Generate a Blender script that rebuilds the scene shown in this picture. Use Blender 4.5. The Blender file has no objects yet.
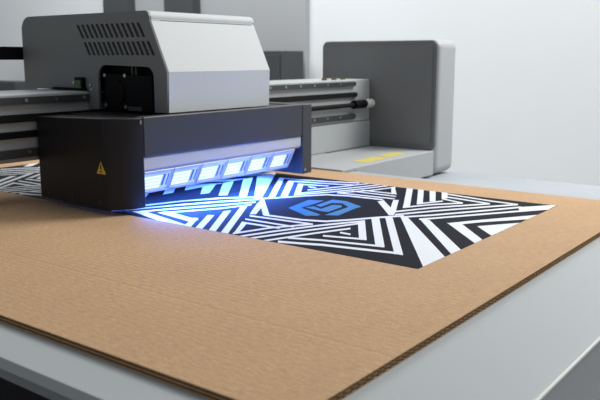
import bpy, bmesh, math, random
from mathutils import Vector, Matrix

random.seed(7)
S = 0.30                      # metres per layout unit (layout unit = lens height above the sheet)
scn = bpy.context.scene
COL = scn.collection

# ------------------------------------------------------------------ camera
cam_d = bpy.data.cameras.new('camera')
cam = bpy.data.objects.new('camera', cam_d)
COL.objects.link(cam)
AX = Vector((0.604480460, 0.147761890, -0.782796140))
AY = Vector((-0.796619968, 0.112122692, -0.593990849))
AZ = Vector((0.0, 0.982646898, 0.185486049))
cam.matrix_world = Matrix((AX, AY, AZ)).to_4x4()
cam.location = (0, 0, 1.0 * S)
cam_d.sensor_width = 36
cam_d.lens = 757.57 / 600 * 36
cam_d.clip_start = 0.02
cam_d.clip_end = 60
cam_d.dof.use_dof = True
cam_d.dof.focus_distance = 4.3 * S
cam_d.dof.aperture_fstop = 9.5
scn.camera = cam

# ------------------------------------------------------------------ world, lights, exposure
wd = bpy.data.worlds.new('studio_world')
scn.world = wd
wd.use_nodes = True
wb = wd.node_tree.nodes['Background']
wb.inputs[0].default_value = (0.90, 0.95, 1.0, 1)
wb.inputs[1].default_value = 0.27

def area(name, loc, target, size, power, color=(1, 1, 1), size_y=None):
    d = bpy.data.lights.new(name, 'AREA')
    d.energy = power
    d.color = color
    d.size = size * S
    if size_y:
        d.shape = 'RECTANGLE'
        d.size_y = size_y * S
    o = bpy.data.objects.new(name, d)
    COL.objects.link(o)
    o.location = Vector(loc) * S
    o.rotation_euler = (Vector(target) * S - Vector(loc) * S).to_track_quat('-Z', 'Y').to_euler()
    return o

area('key_softbox', (10.0, -0.1, 7.0), (4.2, 3.0, 0), 3.6, 73, (1.0, 0.99, 0.97))
area('ceiling_softbox', (6.5, 1.0, 9.0), (5.0, 3.0, 0), 6.0, 20, (0.96, 0.98, 1.0))
area('wall_wash', (7.0, 11.0, 8.4), (13.0, 13.0, 1.0), 8.0, 92, (0.97, 0.99, 1.0))

scn.view_settings.view_transform = 'Standard'
scn.view_settings.look = 'None'
scn.view_settings.exposure = 0.0
scn.view_settings.gamma = 1.0
scn.view_settings.use_curve_mapping = False

# ------------------------------------------------------------------ materials
MATS = {}
def mat(name, rgb, rough=0.5, metal=0.0, bump=0.0, bscale=200.0, var=0.0, emit=None, estr=0.0, spec=0.5):
    m = bpy.data.materials.new(name)
    m.use_nodes = True
    nt = m.node_tree
    p = nt.nodes['Principled BSDF']
    p.inputs['Base Color'].default_value = (*rgb, 1)
    p.inputs['Roughness'].default_value = rough
    p.inputs['Metallic'].default_value = metal
    p.inputs['Specular IOR Level'].default_value = spec
    if emit:
        p.inputs['Emission Color'].default_value = (*emit, 1)
        p.inputs['Emission Strength'].default_value = estr
    tc = nt.nodes.new('ShaderNodeTexCoord')
    if bump > 0 or var > 0:
        nz = nt.nodes.new('ShaderNodeTexNoise')
        nz.inputs['Scale'].default_value = bscale
        nz.inputs['Detail'].default_value = 4
        nt.links.new(tc.outputs['Object'], nz.inputs['Vector'])
        if bump > 0:
            b = nt.nodes.new('ShaderNodeBump')
            b.inputs['Strength'].default_value = bump
            b.inputs['Distance'].default_value = 0.0006
            nt.links.new(nz.outputs['Fac'], b.inputs['Height'])
            nt.links.new(b.outputs['Normal'], p.inputs['Normal'])
        if var > 0:
            mx = nt.nodes.new('ShaderNodeMix')
            mx.data_type = 'RGBA'
            mx.inputs['A'].default_value = (*[c * (1 - var) for c in rgb], 1)
            mx.inputs['B'].default_value = (*[min(1, c * (1 + var)) for c in rgb], 1)
            nt.links.new(nz.outputs['Fac'], mx.inputs['Factor'])
            nt.links.new(mx.outputs['Result'], p.inputs['Base Color'])
    MATS[name] = m
    return m

mat('white_wall', (0.80, 0.82, 0.83), 0.9, var=0.02, bscale=3)
mat('grey_wall_panel', (0.40, 0.41, 0.42), 0.8, var=0.02, bscale=3)
mat('dark_pillar', (0.06, 0.065, 0.07), 0.7, var=0.03, bscale=4)
mat('floor_paint', (0.55, 0.56, 0.57), 0.6, var=0.04, bscale=5)
mat('bed_paint', (0.395, 0.42, 0.425), 0.42, bump=0.06, bscale=900, var=0.015)
mat('frame_paint', (0.38, 0.41, 0.44), 0.5, var=0.02, bscale=12)
mat('side_paint', (0.20, 0.21, 0.215), 0.5, var=0.03, bscale=40)
mat('light_paint', (0.56, 0.585, 0.59), 0.6, bump=0.05, bscale=900, var=0.01)
mat('housing_paint', (0.405, 0.42, 0.43), 0.45, bump=0.05, bscale=900, var=0.01)
mat('dark_panel_paint', (0.16, 0.165, 0.17), 0.5, bump=0.06, bscale=900, var=0.02)
mat('head_side_paint', (0.19, 0.205, 0.21), 0.45, bump=0.08, bscale=900, var=0.02)
mat('charcoal_paint', (0.012, 0.012, 0.014), 0.42, bump=0.08, bscale=1000, var=0.05, spec=0.3)
mat('charcoal_front_paint', (0.045, 0.048, 0.053), 0.45, bump=0.08, bscale=1000, var=0.05)
mat('black_plastic', (0.004, 0.004, 0.005), 0.6, var=0.1, bscale=60, spec=0.15)
mat('black_rubber', (0.006, 0.006, 0.006), 0.7, var=0.1, bscale=80, spec=0.2)
mat('rail_steel', (0.075, 0.078, 0.082), 0.35, 0.4, var=0.08, bscale=90)
mat('beam_paint', (0.43, 0.45, 0.455), 0.42, bump=0.05, bscale=600, var=0.02)
mat('brushed_aluminium', (0.62, 0.63, 0.65), 0.38, 0.35, bump=0.05, bscale=500, var=0.03)
mat('screw_steel', (0.55, 0.54, 0.52), 0.3, 0.9, var=0.05, bscale=300)
mat('brass', (0.20, 0.15, 0.08), 0.5, 0.6, var=0.08, bscale=200)
mat('white_plastic', (0.72, 0.72, 0.68), 0.5, var=0.02, bscale=90)
mat('green_board', (0.06, 0.12, 0.06), 0.5, var=0.4, bscale=600)
mat('yellow_label', (0.62, 0.42, 0.03), 0.5, var=0.08, bscale=300)
mat('yellow_tape', (0.60, 0.50, 0.12), 0.5, var=0.18, bscale=120)
mat('cabinet_paint', (0.045, 0.05, 0.053), 0.6, var=0.04, bscale=20)
mat('pedestal_paint', (0.40, 0.415, 0.42), 0.5, var=0.02, bscale=30)
mat('bed_side_paint', (0.36, 0.375, 0.38), 0.5, var=0.02, bscale=40)
mat('label_black', (0.01, 0.01, 0.01), 0.6, var=0.05, bscale=100)
mat('ink_black', (0.013, 0.014, 0.018), 0.6, bump=0.08, bscale=900, var=0.15, spec=0.05)
mat('ink_white', (0.76, 0.78, 0.79), 0.42, bump=0.10, bscale=900, var=0.02)
mat('ink_blue', (0.006, 0.175, 0.40), 0.38, bump=0.10, bscale=900, var=0.04)
mat('lamp_frame', (0.55, 0.58, 0.66), 0.35, 0.2, var=0.03, bscale=300)
mat('lamp_glass', (0.10, 0.13, 0.2), 0.2, emit=(0.42, 0.60, 1.0), estr=0.70)
mat('led_chip', (0.3, 0.32, 0.36), 0.3, emit=(0.78, 0.93, 1.0), estr=1.1)
mat('lamp_slit', (0.02, 0.06, 0.20), 0.4, var=0.05, bscale=100)

def cardboard(name, base, flutes):
    m = bpy.data.materials.new(name)
    m.use_nodes = True
    nt = m.node_tree
    p = nt.nodes['Principled BSDF']
    p.inputs['Roughness'].default_value = 0.85
    p.inputs['Specular IOR Level'].default_value = 0.25
    tc = nt.nodes.new('ShaderNodeTexCoord')
    def noise(scale3, scale, detail):
        mp = nt.nodes.new('ShaderNodeMapping')
        mp.inputs['Scale'].default_value = scale3
        nt.links.new(tc.outputs['Object'], mp.inputs['Vector'])
        n = nt.nodes.new('ShaderNodeTexNoise')
        n.inputs['Scale'].default_value = scale
        n.inputs['Detail'].default_value = detail
        nt.links.new(mp.outputs['Vector'], n.inputs['Vector'])
        return n
    fine = noise((1, 1, 1), 420, 5)
    fibre = noise((4.0, 0.7, 1), 110, 4)        # fibres lie along the flutes
    cloud = noise((1, 1, 1), 9, 3)
    def ramp(src, lo, hi):
        r = nt.nodes.new('ShaderNodeMapRange')
        r.inputs['From Min'].default_value = 0.3
        r.inputs['From Max'].default_value = 0.7
        r.inputs['To Min'].default_value = lo
        r.inputs['To Max'].default_value = hi
        nt.links.new(src.outputs['Fac'], r.inputs['Value'])
        return r.outputs['Result']
    def mul(a, b):
        x = nt.nodes.new('ShaderNodeMath')
        x.operation = 'MULTIPLY'
        nt.links.new(a, x.inputs[0])
        nt.links.new(b, x.inputs[1])
        return x.outputs[0]
    f = mul(mul(ramp(fine, 0.86, 1.13), ramp(fibre, 0.84, 1.12)), ramp(cloud, 0.97, 1.03))
    vm = nt.nodes.new('ShaderNodeVectorMath')
    vm.operation = 'SCALE'
    vm.inputs[0].default_value = base
    nt.links.new(f, vm.inputs['Scale'])
    nt.links.new(vm.outputs['Vector'], p.inputs['Base Color'])
    if flutes:
        sx = nt.nodes.new('ShaderNodeSeparateXYZ')
        nt.links.new(tc.outputs['Object'], sx.inputs[0])
        def math_(op, a, b=None):
            x = nt.nodes.new('ShaderNodeMath')
            x.operation = op
            for i, v in enumerate((a, b)):
                if v is None: continue
                if isinstance(v, (int, float)): x.inputs[i].default_value = v
                else: nt.links.new(v, x.inputs[i])
            return x.outputs[0]
        wv = math_('SINE', math_('MULTIPLY', sx.outputs['X'], 2 * math.pi / (0.036 * S)))
        wv = math_('MULTIPLY', wv, ramp(noise((1, 1, 1), 14, 2), 0.05, 0.5))
        # pressed score line along the flutes
        cr = math_('SUBTRACT', sx.outputs['X'], CREASE * S)
        cr = math_('MULTIPLY', cr, cr)
        cr = math_('MULTIPLY', cr, -1.0 / (0.010 * S) ** 2)
        cr = math_('MULTIPLY', math_('EXPONENT', cr), -1.6)
        h = math_('ADD', math_('ADD', wv, cr), math_('MULTIPLY', fine.outputs['Fac'], 1.0))
        h = math_('ADD', h, math_('MULTIPLY', fibre.outputs['Fac'], 1.2))
        b = nt.nodes.new('ShaderNodeBump')
        b.inputs['Strength'].default_value = 0.6
        b.inputs['Distance'].default_value = 0.0005
        nt.links.new(h, b.inputs['Height'])
        nt.links.new(b.outputs['Normal'], p.inputs['Normal'])
    MATS[name] = m

CREASE = 0.56
cardboard('kraft_liner', (0.510, 0.328, 0.182), True)
cardboard('kraft_flute', (0.40, 0.25, 0.13), False)

# ------------------------------------------------------------------ builders
class MB:
    """collects shapes given in layout units, links them as ONE mesh object"""
    def __init__(self):
        self.bm = bmesh.new()
    def face(self, pts, mi=0):
        vs = [self.bm.verts.new(p) for p in pts]
        f = self.bm.faces.new(vs)
        f.material_index = mi
        return f
    def box(self, x0, x1, y0, y1, z0, z1, bev=0.0, seg=2, M=None, mi=0):
        r = bmesh.ops.create_cube(self.bm, size=1.0)
        vs = r['verts']
        for v in vs:
            v.co = Vector((x0 + (v.co.x + .5) * (x1 - x0), y0 + (v.co.y + .5) * (y1 - y0), z0 + (v.co.z + .5) * (z1 - z0)))
        fs = set(f for v in vs for f in v.link_faces)
        for f in fs: f.material_index = mi
        if bev > 0:
            es = list(set(e for v in vs for e in v.link_edges))
            rr = bmesh.ops.bevel(self.bm, geom=es, offset=bev, segments=seg, profile=0.5, affect='EDGES')
            vs = list(set(v for f in rr['faces'] for v in f.verts) | set(v for v in vs if v.is_valid))
        if M is not None:
            for v in vs: v.co = M @ v.co
        return self
    def prism(self, prof, axis, a0, a1, M=None, mi=0):
        """profile in the two other axes (cyclic order xyz), extruded along axis"""
        def P(p, a):
            return Vector((a, p[0], p[1])) if axis == 'x' else Vector((p[0], a, p[1])) if axis == 'y' else Vector((p[0], p[1], a))
        b0 = [self.bm.verts.new(P(p, a0)) for p in prof]
        b1 = [self.bm.verts.new(P(p, a1)) for p in prof]
        n = len(prof)
        fs = [self.bm.faces.new(b0), self.bm.faces.new(list(reversed(b1)))]
        for i in range(n):
            fs.append(self.bm.faces.new((b0[i], b1[i], b1[(i + 1) % n], b0[(i + 1) % n])))
        for f in fs: f.material_index = mi
        if M is not None:
            for v in b0 + b1: v.co = M @ v.co
        return self
    def cyl(self, c, axis, r, h, seg=20, r2=None, mi=0):
        q = Vector((0, 0, 1)).rotation_difference(Vector(axis)).to_matrix().to_4x4()
        rr = bmesh.ops.create_cone(self.bm, cap_ends=True, segments=seg, radius1=r, radius2=r if r2 is None else r2, depth=h,
                                   matrix=Matrix.Translation(Vector(c)) @ q)
        for f in set(f for v in rr['verts'] for f in v.link_faces): f.material_index = mi
        return self
    def tube(self, pts, r, seg=10):
        prev = None
        pts = [Vector(p) for p in pts]
        for i, p in enumerate(pts):
            d = (pts[min(i + 1, len(pts) - 1)] - pts[max(i - 1, 0)]).normalized()
            u = d.cross(Vector((0, 0, 1)))
            if u.length < 1e-4: u = Vector((1, 0, 0))
            u.normalize()
            w = d.cross(u)
            ring = [self.bm.verts.new(p + r * (math.cos(2 * math.pi * k / seg) * u + math.sin(2 * math.pi * k / seg) * w)) for k in range(seg)]
            if prev:
                for k in range(seg):
                    self.bm.faces.new((prev[k], prev[(k + 1) % seg], ring[(k + 1) % seg], ring[k]))
            else:
                self.bm.faces.new(list(reversed(ring)))
            prev = ring
        self.bm.faces.new(prev)
        return self
    def build(self, name, mats, parent=None, smooth=False, origin=None, normals=True):
        root = parent
        while root is not None and root.parent is not None: root = root.parent
        if origin is None:
            origin = ORIGIN.get(root, Vector((0, 0, 0)))
        origin = Vector(origin)
        if normals: bmesh.ops.recalc_face_normals(self.bm, faces=self.bm.faces[:])
        for v in self.bm.verts: v.co = (v.co - origin) * S
        me = bpy.data.meshes.new(name)
        self.bm.to_mesh(me)
        self.bm.free()
        if isinstance(mats, str): mats = [mats]
        for m in mats: me.materials.append(MATS[m])
        o = bpy.data.objects.new(name, me)
        COL.objects.link(o)
        if parent is not None:
            o.parent = parent
        else:
            o.location = origin * S
            ORIGIN[o] = origin
        if smooth:
            for f in me.polygons: f.use_smooth = True
            me.set_sharp_from_angle(angle=math.radians(38))
        return o

ORIGIN = {}
def thing(name, label, cat, loc, group=None):
    o = bpy.data.objects.new(name, None)
    o.empty_display_size = 0.05
    COL.objects.link(o)
    o.location = Vector(loc) * S
    ORIGIN[o] = Vector(loc)
    return tag(o, label, cat, group)
def tag(o, label=None, cat=None, group=None):
    if label: o['label'] = label
    if cat: o['category'] = cat
    if group: o['group'] = group
    return o
def structure(o):
    o['kind'] = 'structure'
    return o

def bevel(o, w, seg=3, angle=35):
    m = o.modifiers.new('bevel', 'BEVEL')
    m.width = w * S
    m.segments = seg
    m.limit_method = 'ANGLE'
    m.angle_limit = math.radians(angle)
    for f in o.data.polygons: f.use_smooth = True
    o.data.set_sharp_from_angle(angle=math.radians(60))
    w_ = o.modifiers.new('normals', 'WEIGHTED_NORMAL')
    w_.keep_sharp = True
    return o

def arc(cx, cy, r, a0, a1, n, ry=None):
    ry = r if ry is None else ry
    return [(cx + r * math.cos(math.radians(a0 + (a1 - a0) * i / n)), cy + ry * math.sin(math.radians(a0 + (a1 - a0) * i / n))) for i in range(n + 1)]
def rrect(y0, y1, z0, z1, r, n=6):
    return arc(y1 - r, z0 + r, r, -90, 0, n) + arc(y1 - r, z1 - r, r, 0, 90, n) + arc(y0 + r, z1 - r, r, 90, 180, n) + arc(y0 + r, z0 + r, r, 180, 270, n)

def plate_with_holes(name, m, parent, outer, holes, x, t):
    """flat sheet in a plane of constant x (outline in y,z) with real holes, thickness t"""
    org = ORIGIN[parent]
    cu = bpy.data.curves.new(name, 'CURVE')
    cu.dimensions = '2D'
    cu.fill_mode = 'BOTH'
    cu.extrude = t / 2 * S
    for loop in [outer] + holes:
        sp = cu.splines.new('POLY')
        sp.points.add(len(loop) - 1)
        for p, q in zip(sp.points, loop): p.co = ((q[0] - org.y) * S, (q[1] - org.z) * S, 0, 1)
        sp.use_cyclic_u = True
    tmp = bpy.data.objects.new(name + '_tmp', cu)
    COL.objects.link(tmp)
    dg = bpy.context.evaluated_depsgraph_get()
    dg.update()
    me = bpy.data.meshes.new_from_object(tmp.evaluated_get(dg))
    bpy.data.objects.remove(tmp)
    bpy.data.curves.remove(cu)
    me.name = name
    xx = (x + t / 2 - org.x) * S
    for v in me.vertices:
        a, b, c = v.co
        v.co = (xx + c, a, b)
    me.materials.clear()
    me.materials.append(MATS[m])
    o = bpy.data.objects.new(name, me)
    COL.objects.link(o)
    o.parent = parent
    return o

# artwork outlines on the sheet, offsets from the centre of one repeat (layout units)
ART_WHITE = [
    [(0.028,-0.558),(0.03,-0.612),(-0.708,-1.239),(-0.951,-1.246)],
    [(0.03,-0.557),(0.208,-0.688),(0.605,-0.928),(0.816,-1.046),(0.763,-1.066),(0.555,-0.949),(0.165,-0.711),(-0.011,-0.581)],
    [(0.049,-0.681),(0.045,-0.756),(-0.53,-1.245),(-0.638,-1.24)],
    [(0.048,-0.682),(0.119,-0.735),(0.495,-0.975),(0.693,-1.1),(0.643,-1.12),(0.448,-0.995),(0.077,-0.757),(0.007,-0.704)],
    [(0.037,-0.88),(0.057,-0.971),(-0.242,-1.234),(-0.351,-1.242)],
    [(0.027,-0.885),(0.19,-0.975),(0.612,-1.239),(0.445,-1.243),(0.184,-1.044),(0.057,-0.971)],
    [(0.06,-1.067),(0.322,-1.245),(-0.131,-1.245)],
    [(0.777,-1.04),(1.026,-1.227),(0.815,-1.232),(0.628,-1.112)],
    [(0.076,-0.49),(0.324,-0.628),(0.718,-0.879),(0.892,-0.995),(0.841,-1.015),(0.67,-0.9),(0.281,-0.65),(0.036,-0.513)],
    [(0.966,-0.4),(0.897,-0.801),(0.886,-0.997),(0.846,-1.013),(0.856,-0.819),(0.922,-0.422)],
    [(0.16,-0.441),(0.428,-0.573),(0.801,-0.828),(0.753,-0.849),(0.384,-0.596),(0.12,-0.464)],
    [(0.855,-0.464),(0.798,-0.83),(0.756,-0.848),(0.811,-0.486)],
    [(0.316,-0.412),(0.528,-0.521),(0.709,-0.668),(0.665,-0.689),(0.486,-0.543),(0.277,-0.435)],
    [(0.768,-0.476),(0.708,-0.668),(0.667,-0.688),(0.725,-0.497)],
    [(0.48,-0.43),(0.603,-0.481),(0.688,-0.524),(0.647,-0.545),(0.563,-0.502),(0.442,-0.451)],
    [(0.99,-0.065),(1.019,-0.103),(0.334,-0.456),(0.287,-0.429)],
    [(1.044,-0.136),(1.07,-0.171),(0.499,-0.466),(0.461,-0.44)],
    [(1.097,-0.206),(1.125,-0.243),(0.636,-0.494),(0.601,-0.466)],
    [(1.071,-0.322),(1.057,-0.376),(0.794,-0.51),(0.725,-0.497)],
    [(0.377,-0.176),(0.441,-0.187),(0.215,-0.385),(0.038,-0.504),(0.019,-0.479)],
    [(0.489,-0.236),(0.519,-0.264),(0.129,-0.465),(0.037,-0.502),(0.163,-0.401)],
    [(-0.896,0.93),(-0.844,0.872),(-0.973,0.339),(-1.067,0.293)],
    [(-0.821,0.771),(-0.76,0.723),(-0.821,0.396),(-0.898,0.381)],
    [(-0.795,0.466),(-0.788,0.431),(-1.064,0.245),(-1.056,0.313)],
    [(-0.681,0.454),(-0.66,0.415),(-1.075,0.144),(-1.06,0.209)],
    [(-0.529,0.456),(-0.481,0.432),(-1.072,0.036),(-1.074,0.089)],
    [(-0.346,0.469),(-0.304,0.443),(-1.065,-0.055),(-1.062,0.002)],
    [(-0.819,1.082),(-0.698,1.039),(-0.432,0.951),(-0.174,0.806),(0.018,0.618),(-0.018,0.587),(-0.209,0.773),(-0.464,0.918),(-0.727,1.006),(-0.847,1.049)],
    [(-0.962,1.062),(-0.829,0.999),(-0.525,0.855),(-0.271,0.716),(-0.048,0.562),(-0.085,0.53),(-0.305,0.683),(-0.557,0.822),(-0.858,0.966),(-0.989,1.029)],
    [(-0.884,0.915),(-0.61,0.767),(-0.366,0.626),(-0.142,0.509),(-0.178,0.479),(-0.399,0.596),(-0.64,0.735),(-0.911,0.883)],
    [(-0.807,0.768),(-0.689,0.684),(-0.452,0.546),(-0.23,0.47),(-0.263,0.442),(-0.482,0.517),(-0.717,0.656),(-0.833,0.739)],
    [(0.211,1.354),(0.353,1.333),(-0.096,1.001),(-0.167,1.025)],
    [(0.764,1.611),(0.867,1.574),(-0.076,0.837),(-0.131,0.876)],
    [(0.905,1.524),(0.982,1.473),(-0.038,0.685),(-0.086,0.715)],
    [(1.021,1.471),(1.003,1.247),(-0.026,0.552),(-0.068,0.587)],
    [(-0.196,0.449),(-0.043,0.528),(-0.181,0.399),(-0.473,0.222),(-0.498,0.255)],
    [(-0.085,0.52),(-0.045,0.512),(-0.444,0.132),(-0.47,0.166)],
]
ART_BOW_TIE = [
    [(-0.062,-0.5),(-0.026,-0.532),(-0.788,-1.041),(-0.815,-1.006)],
    [(-0.77,-1.03),(-0.768,-0.995),(-0.859,-0.579),(-0.902,-0.474),(-0.947,-0.341),(-0.985,-0.372),(-0.939,-0.503),(-0.897,-0.606),(-0.805,-1.017),(-0.807,-1.051)],
    [(-0.136,-0.443),(-0.092,-0.475),(-0.71,-0.884),(-0.73,-0.839)],
    [(-0.691,-0.87),(-0.776,-0.519),(-0.846,-0.332),(-0.879,-0.358),(-0.809,-0.543),(-0.724,-0.89)],
    [(-0.267,-0.426),(-0.228,-0.454),(-0.637,-0.725),(-0.653,-0.685)],
    [(-0.613,-0.706),(-0.686,-0.461),(-0.718,-0.484),(-0.645,-0.726)],
    [(-0.56,-0.493),(-0.563,-0.568),(-0.597,-0.591),(-0.594,-0.516)],
    [(-0.438,0.187),(-0.436,0.147),(-0.415,-0.105),(-0.36,-0.251),(-0.239,-0.342),(-0.087,-0.432),(0.083,-0.553),(0.039,-0.578),(-0.129,-0.457),(-0.278,-0.368),(-0.398,-0.278),(-0.453,-0.133),(-0.475,0.115),(-0.477,0.154)],
    [(-0.957,-0.014),(-0.714,-0.091),(-0.473,-0.233),(-0.507,-0.258),(-0.745,-0.117),(-0.985,-0.04)],
    [(-1.018,-0.085),(-0.795,-0.158),(-0.592,-0.239),(-0.464,-0.295),(-0.203,-0.438),(-0.243,-0.463),(-0.5,-0.321),(-0.627,-0.266),(-0.826,-0.184),(-1.046,-0.111)],
    [(-1.006,-0.164),(-0.788,-0.243),(-0.665,-0.294),(-0.54,-0.349),(-0.293,-0.444),(-0.331,-0.469),(-0.574,-0.374),(-0.698,-0.319),(-0.82,-0.268),(-1.034,-0.19)],
    [(-0.984,-0.271),(-0.746,-0.356),(-0.617,-0.405),(-0.435,-0.483),(-0.47,-0.507),(-0.65,-0.429),(-0.778,-0.38),(-1.013,-0.295)],
    [(-0.519,0.237),(-0.478,-0.237),(-0.512,-0.262),(-0.554,0.207)],
    [(-0.613,0.193),(-0.603,-0.187),(-0.635,-0.212),(-0.646,0.163)],
    [(-0.698,0.147),(-0.683,-0.143),(-0.716,-0.17),(-0.733,0.116)],
    [(-0.711,0.135),(-0.698,0.098),(-0.912,-0.028),(-0.973,-0.032)],
]
ART_BLUE = [
    [(-0.183,0.182),(0.132,0.247),(0.174,0.144),(0.045,0.128),(-0.129,0.119),(-0.234,-0.119),(-0.274,-0.122),(-0.318,-0.063)],
    [(-0.098,0.104),(-0.037,0.077),(-0.08,-0.013),(0.084,0.006),(0.107,-0.051),(0.061,-0.087),(-0.127,-0.108),(-0.142,-0.065)],
    [(0.001,0.088),(0.244,0.118),(0.255,0.009),(0.149,-0.185),(0.066,-0.188),(-0.189,-0.226),(-0.224,-0.148),(0.083,-0.125),(0.17,-0.017),(0.139,0.05),(-0.021,0.029)],
]

# ================================================================== the room
FLOOR = -2.9
structure(MB().box(-8, 13.2, -9, 27, FLOOR - 0.2, FLOOR).build('floor', 'floor_paint'))
structure(MB().box(13, 13.3, -9, 27, FLOOR, 8.5).build('wall_back', 'white_wall'))
structure(MB().box(12.86, 13.0, 9.62, 15.7, FLOOR, 8.5).build('trim_1', 'grey_wall_panel'))      # grey wall panel
structure(MB().box(12.6, 12.86, 14.85, 15.76, FLOOR, 8.5).build('trim_2', 'dark_pillar'))
structure(MB().box(12.6, 12.86, 12.62, 13.55, FLOOR, 8.5).build('trim_3', 'dark_pillar'))

cab = thing('storage_cabinet', 'low dark grey storage cabinet against the grey wall panel behind the machine', 'cabinet', (12.2, 11.3, FLOOR))
MB().box(11.85, 12.58, 9.45, 12.6, FLOOR + 0.2, 1.12, 0.02).build('body', 'cabinet_paint', cab)
MB().box(11.9, 12.55, 9.5, 12.55, FLOOR, FLOOR + 0.2).build('plinth', 'black_plastic', cab)
for a, b in ((9.48, 11.52), (11.56, 12.57)):
    d = MB().box(11.81, 11.85, a, b, FLOOR + 0.25, 1.05, 0.012).build('door', 'cabinet_paint', cab)
    MB().box(11.77, 11.81, a + 0.06, a + 0.12, -0.9, -0.4, 0.01).build('handle', 'rail_steel', d)

box = MB().box(11.9, 12.6, 18.75, 20.6, FLOOR, 0.33, 0.03).build('equipment_crate', 'cabinet_paint', origin=(12.25, 19.6, FLOOR))
tag(box, 'dark box standing against the white wall at the far left', 'box')

# ================================================================== flatbed table
BZ = -0.032
bed = thing('printer_bed', 'light grey flatbed printing table under the cardboard sheet', 'printer table', (3.5, 4.0, FLOOR))
o = MB().box(1.360, 5.80, 0.74, 7.7, BZ - 0.045, BZ).build('bed_top', 'bed_paint', bed)
bevel(o, 0.0035, 3)
o = MB().box(1.40, 5.76, 0.76, 7.65, BZ - 0.11, BZ - 0.045).build('front_rail', 'side_paint', bed)
o = MB().box(1.360, 5.80, 0.730, 0.7395, BZ - 0.62, BZ - 0.010).build('side_panel', 'bed_side_paint', bed)
o = MB().box(1.362, 5.798, 0.726, 0.7395, BZ - 0.010, BZ + 0.001).build('edge_highlight', 'white_plastic', bed)  # white strip added as the painted highlight along the bed edge
bevel(o, 0.004, 3)
MB().box(1.50, 5.5, 0.78, 7.6, -0.62, BZ - 0.11).build('under_tray', 'black_plastic', bed)
o = MB().box(1.8, 7.92, 0.95, 7.5, -0.62, -0.29).build('machine_frame', 'frame_paint', bed)
bevel(o, 0.03, 3)
for x, y in ((2.1, 1.3), (2.1, 7.1), (7.5, 1.3), (7.5, 7.1)):
    MB().box(x - 0.2, x + 0.2, y - 0.2, y + 0.2, FLOOR, -0.62, 0.02).build('leg', 'frame_paint', bed)

# ================================================================== corrugated sheet and its print
CX0, CX1, CY0, CY1 = 1.560, 5.50, 1.207, 7.3
sheet = thing('cardboard_sheet', 'brown corrugated cardboard sheet with a black and white striped print lying on the flatbed', 'cardboard', (CX0, CY0, BZ))
CREASE_X = 2.10
MB().box(CX0, CX1, CY0, CY1, -0.0034, 0.0).build('top_liner', 'kraft_liner', sheet)
MB().box(CX0 + .002, CX1, CY0 + .003, CY1, -0.0176, -0.0148).build('middle_liner', 'kraft_liner', sheet)
MB().box(CX0 + .001, CX1, CY0 + .001, CY1, -0.032, -0.0290).build('bottom_liner', 'kraft_liner', sheet)
def flute(zc, amp, wl):
    m = MB()
    n = int((CX1 - CX0 - 0.01) / wl * 8)
    rows = []
    th = 0.0013
    for i in range(n + 1):
        x = CX0 + 0.004 + (CX1 - CX0 - 0.008) * i / n
        z = zc + amp * math.sin(2 * math.pi * (x - CX0) / wl)
        rows.append([m.bm.verts.new((x, y, z + s)) for y, s in ((CY0 + .0005, -th), (CY1 - .004, -th), (CY1 - .004, th), (CY0 + .0005, th))])
    for a, b in zip(rows, rows[1:]):
        for k in range(4):
            m.bm.faces.new((a[k], a[(k + 1) % 4], b[(k + 1) % 4], b[k]))
    m.bm.faces.new(rows[0]); m.bm.faces.new(list(reversed(rows[-1])))
    return m.build('fluting', 'kraft_flute', sheet, normals=True)
flute(-0.0091, 0.0046, 0.040)
flute(-0.0233, 0.0046, 0.040)

def clip(poly, x0, x1, y0, y1):
    for ax, lim, s in ((0, x0, 1), (0, x1, -1), (1, y0, 1), (1, y1, -1)):
        out = []
        for i in range(len(poly)):
            a, b = poly[i - 1], poly[i]
            da, db = s * (a[ax] - lim), s * (b[ax] - lim)
            if (da >= 0) != (db >= 0):
                t = da / (da - db)
                out.append((a[0] + t * (b[0] - a[0]), a[1] + t * (b[1] - a[1])))
            if db >= 0: out.append(b)
        poly = out
        if len(poly) < 3: return None
    return poly
TILE_X, TILE_Y, TC = 0.988, 1.235, (4.125, 2.906)
art = MB()
for ty, ymax in ((TC[1], 9), (TC[1] + 2 * TILE_Y, 6.36)):
    X0, X1, Y0, Y1 = TC[0] - TILE_X, TC[0] + TILE_X, ty - TILE_Y, min(ty + TILE_Y, ymax)
    art.box(X0, X1, Y0, Y1, 0.00005, 0.0006, mi=0)
    k = 0
    for mi, polys, turns in ((1, ART_WHITE, (1,)), (1, ART_BOW_TIE, (1, -1)), (2, ART_BLUE, (1,))):
        for poly in polys:
            for s in turns:
                q = clip([(TC[0] + s * a, ty + s * b) for a, b in poly], X0, X1, Y0, Y1)
                if q:
                    k += 1
                    art.prism(q, 'z', 0.0005, 0.0009 + 0.000004 * k, mi=mi)
art.build('printed_artwork', ['ink_black', 'ink_white', 'ink_blue'], sheet)

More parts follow.
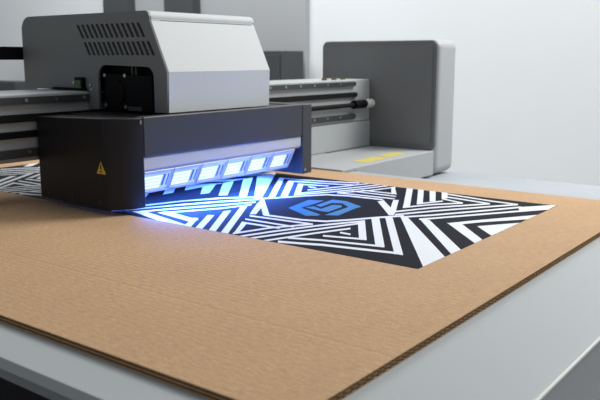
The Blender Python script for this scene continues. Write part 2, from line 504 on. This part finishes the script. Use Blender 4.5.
# ================================================================== gantry beam
GY = 4.60
beam = thing('gantry_beam', 'long grey gantry beam with dark rails crossing behind the print carriage', 'machine beam', (4.5, 4.9, -0.29))
o = MB().box(0.6, 7.37, GY, 5.15, 0.298, 0.757).build('beam_body', 'beam_paint', beam)
bevel(o, 0.012, 3)
def slot_bar(name, x0, x1, z0, z1, y0, m, rounded=True):
    r = (z1 - z0) * 0.48
    prof = [(x0, z0)] + arc(x1 - r, (z0 + z1) / 2, r, -90, 90, 8, (z1 - z0) / 2) + [(x0, z1)]
    return MB().prism(prof, 'y', y0, GY + 0.005).build(name, m, beam)
ra = slot_bar('upper_rail', 1.62, 7.04, 0.686, 0.735, GY - 0.03, 'rail_steel')
rb = slot_bar('lower_rail', 1.62, 7.04, 0.330, 0.388, GY - 0.03, 'rail_steel')
slot_bar('drive_belt', 1.62, 7.08, 0.568, 0.620, GY - 0.025, 'black_rubber')
for rail, z in ((ra, 0.714), (rb, 0.365)):
    x = 1.8
    while x < 6.95:
        MB().cyl((x, GY - 0.032, z), (0, -1, 0), 0.012, 0.008, 14).build('screw', 'screw_steel', rail)
        x += 0.235
MB().tube([(5.0, GY - 0.03, 0.485), (6.3, GY - 0.035, 0.484), (7.02, GY - 0.04, 0.486)], 0.024, 12).build('cable', 'black_rubber', beam, smooth=True)
MB().box(1.62, 5.0, GY - 0.03, GY + 0.005, 0.462, 0.508, 0.006).build('cable_channel', 'black_plastic', beam)
c = MB().cyl((7.08, GY - 0.045, 0.488), (1, 0, 0), 0.046, 0.22, 20).build('connector', 'black_plastic', beam, smooth=True)
MB().cyl((7.265, GY - 0.045, 0.492), (1, 0, 0), 0.048, 0.14, 20).build('white_plug', 'white_plastic', c, smooth=True)
for x in (6.62, 6.80, 6.97):
    MB().cyl((x, GY + 0.10, 0.767), (0, 0, 1), 0.030, 0.028, 6).build('bolt', 'brass', beam)
o = MB().box(5.60, 7.37, 4.59, 5.05, 0.004, 0.296).build('support_panel', 'beam_paint', beam)
bevel(o, 0.008, 2)
MB().box(0.65, 1.15, 4.62, 5.1, FLOOR, 0.297).build('post', 'beam_paint', beam)

# ================================================================== end housing with its pedestal
HX, HY0, HY1, HZ0, HZ1 = 7.38, 3.772, 5.27, -0.27, 1.182
hs = thing('end_housing', 'tall grey rounded end cover with dark side panel at the right end of the beam', 'machine cover', (7.5, 4.4, -0.29))
o = MB().prism(rrect(HY0, HY1, HZ0, HZ1, 0.09, 8), 'x', HX + 0.02, HX + 0.48).build('shell', 'housing_paint', hs)
bevel(o, 0.07, 5)
p = MB().prism(rrect(HY0 + 0.004, HY1 - 0.004, 0.002, HZ1 - 0.004, 0.075, 8), 'x', HX - 0.004, HX + 0.05).build('side_panel', 'dark_panel_paint', hs)
bevel(p, 0.010, 3)
MB().prism(rrect(HY0 + 0.05, HY1 - 0.05, 0.06, HZ1 - 0.05, 0.05, 8), 'x', HX - 0.012, HX).build('panel_inset', 'dark_panel_paint', p)
o = MB().prism([(5.60, BZ), (5.84, BZ), (5.84, -0.262), (7.38, -0.262), (7.38, 0.0), (5.60, 0.0)], 'y', HY0 + 0.005, 4.58).build('pedestal', 'pedestal_paint', hs)
bevel(o, 0.006, 2)
MB().cyl((6.95, 3.87, -0.2755), (0, 0, 1), 0.07, 0.028, 16).build('foot', 'black_rubber', hs)
MB().cyl((6.1, 3.87, -0.2755), (0, 0, 1), 0.07, 0.028, 16).build('foot', 'black_rubber', hs)
dl = MB()
for x0, x1, y0, y1 in ((6.14, 6.58, 3.86, 4.02), (6.64, 7.02, 3.90, 4.05)):
    dl.prism([(x0, y0), (x1, y0 + 0.02), (x1, y1 + 0.02), (x0, y1)], 'z', 0.0, 0.002)
o = dl.build('warning_tape', 'yellow_tape', hs)
o['label'] = 'worn yellow warning tape'

# ================================================================== print carriage
car = thing('print_carriage', 'dark print carriage with light grey hood and row of glowing blue UV lamps', 'printer carriage', (4.1, 4.2, 0.035))
FY = 3.72
# left end cap: rounded front corner, top falls a little to the rear
m = MB()
XL, XS = 3.035, 3.248
prof = [(XS, FY), (XS, 4.56), (XL, 4.56)] + [(XL + (XS - XL) * (1 - math.cos(math.radians(a))), FY + 0.16 * (1 - math.sin(math.radians(a)))) for a in range(0, 90, 9)]
b0, b1 = [], []
for x, y in prof:
    zt = 0.622 - 0.018 * max(0, min(1, (y - 3.85) / 0.68))
    b0.append(m.bm.verts.new((x, y, 0.036 + 0.012 * max(0, min(1, (y - 3.85) / 0.68)))))
    b1.append(m.bm.verts.new((x, y, zt)))
n = len(prof)
m.bm.faces.new(b0); m.bm.faces.new(list(reversed(b1)))
for i in range(n): m.bm.faces.new((b0[i], b1[i], b1[(i + 1) % n], b0[(i + 1) % n]))
capl = m.build('end_cap', 'charcoal_paint', car, smooth=True)
bevel(capl, 0.008, 2, 50)
for y, z in ((4.46, 0.085), (4.20, 0.085), (3.91, 0.085)):
    MB().cyl((XL - 0.001, y, z), (-1, 0, 0), 0.008, 0.006, 12).build('screw', 'rail_steel', capl)
MB().box(3.222, 3.232, FY - 0.003, FY + 0.01, 0.580, 0.605).build('latch_pin', 'screw_steel', capl)
lb = MB()
ty, tz = 3.89, 0.308
lb.prism([(ty + 0.045, tz - 0.040), (ty - 0.045, tz - 0.040), (ty, tz + 0.040)], 'x', XL - 0.002, XL + 0.001, mi=0)
lb.box(XL - 0.0032, XL - 0.001, ty - 0.006, ty + 0.006, tz - 0.010, tz + 0.020, mi=1)
lb.box(XL - 0.0032, XL - 0.001, ty - 0.006, ty + 0.006, tz - 0.030, tz - 0.018, mi=1)
o = lb.build('warning_label', ['yellow_label', 'label_black'], capl)
o['label'] = 'yellow triangular warning sign with exclamation mark'
# right end cap
capr = MB().box(4.935, 5.065, FY, 4.50, 0.050, 0.622).build('end_cap', 'charcoal_front_paint', car)
bevel(capr, 0.008, 2)
MB().cyl((4.97, FY - 0.001, 0.085), (0, -1, 0), 0.010, 0.006, 12).build('screw', 'screw_steel', capr)
# front beam between the caps
o = MB().box(3.251, 4.932, FY, 3.80, 0.365, 0.624).build('front_panel', 'charcoal_front_paint', car)
bevel(o, 0.007, 2)
o = MB().box(3.251, 4.932, FY + 0.012, 3.80, 0.282, 0.363).build('trim_strip', 'brushed_aluminium', car)
bevel(o, 0.004, 2)
MB().box(3.251, 4.932, 3.80, 4.50, 0.27, 0.612).build('carriage_body', 'charcoal_paint', car)
MB().box(3.251, 4.932, 3.90, 4.50, 0.13, 0.27).build('print_head_block', 'black_plastic', car)
MB().box(3.251, 4.932, 3.745, 3.90, 0.268, 0.281).build('lamp_bracket', 'lamp_frame', car)
# UV lamps: six modules leaning back towards the sheet
T0, T1 = Vector((0, 3.745, 0.268)), Vector((0, 3.825, 0.112))
dt = (T1 - T0)
Lt = dt.length
dt.normalize()
nrm = Vector((0, dt.z, -dt.y)).normalized()
if nrm.y > 0: nrm = -nrm
def lampM(x):
    return Matrix(((1, 0, 0, x), (0, dt.y, nrm.y, T0.y), (0, dt.z, nrm.z, T0.z), (0, 0, 0, 1)))
UV_POWER = 1.1
UV_COLOR = (0.05, 0.18, 1.0)
NL, LX0, LX1 = 6, 3.256, 4.862
wl = (LX1 - LX0) / NL
for i in range(NL):
    M = lampM(LX0 + i * wl)
    fr = MB()
    fr.box(0.003, wl - 0.003, 0.0, Lt, -0.05, 0.0, 0.004, M=M)
    fr.box(0.003, wl - 0.003, 0.0, 0.022, 0.0, 0.012, 0.003, M=M)
    fr.box(0.003, wl - 0.003, Lt - 0.020, Lt, 0.0, 0.012, 0.003, M=M)
    fr.box(0.003, 0.014, 0.022, Lt - 0.020, 0.0, 0.012, M=M)
    fr.box(wl - 0.014, wl - 0.003, 0.022, Lt - 0.020, 0.0, 0.012, M=M)
    f = fr.build('uv_lamp', 'lamp_frame', car)
    MB().box(0.014, wl - 0.014, 0.022, Lt - 0.020, 0.0, 0.005, M=M).build('lens', 'lamp_glass', f)
    ch = MB()
    for a in range(8):
        for b in range(4):
            u, v = 0.024 + a * 0.020, 0.045 + b * 0.026
            ch.box(u, u + 0.015, v, v + 0.019, 0.005, 0.0075, M=M)
    ch.build('led_array', 'led_chip', f)
    sl = MB()
    sl.box(wl - 0.072, wl - 0.060, 0.040, Lt - 0.045, 0.005, 0.009, M=M)
    sl.box(wl - 0.034, wl - 0.028, 0.040, Lt - 0.045, 0.005, 0.009, M=M)
    sl.build('contact_strip', 'lamp_slit', f)
    ld = bpy.data.lights.new('uv_light', 'AREA')
    ld.shape = 'RECTANGLE'
    ld.size, ld.size_y = (wl - 0.04) * S, (Lt - 0.05) * S
    ld.energy = UV_POWER
    ld.spread = math.radians(115)
    ld.color = UV_COLOR
    lo = bpy.data.objects.new('uv_light', ld)
    COL.objects.link(lo)
    lo.parent = f
    lo.location = (M @ Vector((wl / 2, Lt / 2, 0.014)) - ORIGIN[car]) * S
    aim = Matrix.Rotation(math.radians(22), 3, 'X') @ nrm
    lo.rotation_euler = (-aim).to_track_quat('Z', 'Y').to_euler()

# glowing plate and light added under the carriage to brighten the print below
uw = MB().box(3.33, 4.85, 3.88, 4.14, 0.124, 0.131).build('under_fill_plate', 'lamp_glass', car)
ld = bpy.data.lights.new('uv_light', 'AREA')
ld.shape = 'RECTANGLE'
ld.size, ld.size_y = 1.45 * S, 0.22 * S
ld.energy = 1.5
ld.color = UV_COLOR
lo = bpy.data.objects.new('uv_light', ld)
COL.objects.link(lo)
lo.parent = uw
lo.location = (Vector((4.09, 4.01, 0.122)) - ORIGIN[car]) * S

# hood over the carriage
HXa, HXb = 3.50, 4.545
def hood(off, back_bottom, notch=False):
    """outline in (y, z) from the front foot over the top to the rear foot"""
    o = off
    top = 1.304 - o
    front = [(3.765 + o, 0.632), (3.755 + o, 0.903)]
    tf = arc(3.955, top - 0.045, 0.045, 200, 90, 14)
    tb = arc(5.27 - o, top - 0.105, 0.105, 90, 0, 12)
    return front + tf + tb + [(5.375 - o, back_bottom)]
outer = hood(0.0, 0.762) + [(4.585, 0.762), (4.585, 0.632), (4.47, 0.632)]
outer += [(4.47, 0.86)] + arc(4.385, 0.86, 0.085, 0, 90, 6) + arc(3.955, 0.865, 0.07, 90, 180, 6)[0:] + [(3.885, 0.632)]
holes = []
def slot(y_top, z_top, y_bot, z_bot, w):
    return [(y_top - w, z_top), (y_top + w, z_top), (y_bot + w, z_bot), (y_bot - w, z_bot)]
for k in range(13):
    y = 4.675 - k * 0.0540
    holes.append(slot(y, 1.228, y - 0.058, 1.132, 0.0145))
for k in range(14):
    y = 4.602 - k * 0.0515
    holes.append(slot(y, 1.104, y - 0.052, 1.012, 0.0145))
plate_with_holes('side_panel', 'head_side_paint', car, outer, holes, HXa, 0.018)
m = MB()
po, pi_ = hood(0.0, 0.762), hood(0.018, 0.762)
for X0, X1, P0, P1 in ((HXa + 0.018, HXb, po, pi_),):
    n = len(P0)
    A = [[m.bm.verts.new((x, *p)) for p in P] for P in (P0, P1) for x in (X0, X1)]
    for i in range(n - 1):
        m.bm.faces.new((A[0][i], A[0][i + 1], A[1][i + 1], A[1][i]))
        m.bm.faces.new((A[2][i], A[3][i], A[3][i + 1], A[2][i + 1]))
        m.bm.faces.new((A[0][i], A[2][i], A[2][i + 1], A[0][i + 1]))
        m.bm.faces.new((A[1][i], A[1][i + 1], A[3][i + 1], A[3][i]))
    for i in (0, n - 1):
        m.bm.faces.new((A[0][i], A[1][i], A[3][i], A[2][i]))
hd = m.build('hood', 'light_paint', car, smooth=True)
hd.data.set_sharp_from_angle(angle=math.radians(14))
ocl = hood(0.0, 0.762) + [(4.50, 0.762), (4.50, 0.632)]
MB().prism(ocl, 'x', HXb, HXb + 0.018).build('hood_end', 'light_paint', car)
MB().prism(hood(0.02, 0.78) + [(4.48, 0.78), (4.48, 0.632)], 'x', 3.60, 4.53).build('hood_dark_core', 'black_plastic', car)  # black block added so the hood interior reads as shade behind the slots
# electronics seen through the opening
fan = MB().box(3.535, 3.60, 4.20, 4.45, 0.625, 0.885, 0.008).build('fan_unit', 'black_plastic', car)
MB().cyl((3.532, 4.33, 0.752), (-1, 0, 0), 0.10, 0.012, 28).build('fan_ring', 'black_plastic', fan)
for y, z in ((4.435, 0.872), (4.215, 0.872), (4.43, 0.662), (4.215, 0.655)):
    MB().cyl((3.531, y, z), (-1, 0, 0), 0.013, 0.010, 12).build('screw', 'screw_steel', fan)
MB().box(3.52, 3.60, 3.93, 4.195, 0.625, 0.875, 0.010).build('driver_box', 'black_plastic', car)
MB().box(3.510, 3.524, 4.03, 4.17, 0.632, 0.662).build('terminal', 'charcoal_front_paint', car)
for y in (4.125, 4.165):
    MB().box(3.56, 3.58, y, y + 0.014, 0.875, 0.940).build('cable', 'rail_steel', car)
sn = MB().box(3.462, 3.499, 4.61, 4.70, 0.765, 0.855, 0.006).build('sensor', 'black_plastic', car)
MB().box(3.458, 3.463, 4.622, 4.688, 0.778, 0.835).build('circuit_board', 'green_board', sn)
for y, z in ((4.56, 0.800), (4.545, 0.770), (4.75, 0.815)):
    MB().cyl((3.497, y, z), (-1, 0, 0), 0.010, 0.008, 12).build('screw', 'screw_steel', car)
MB().box(3.470, 3.499, 4.60, 4.98, 0.764, 0.778).build('wiper_strip', 'black_rubber', car)
o = MB().box(1.5, 4.4, 5.375, 5.48, 0.978, 1.078).build('cable_arm', 'black_plastic', car)
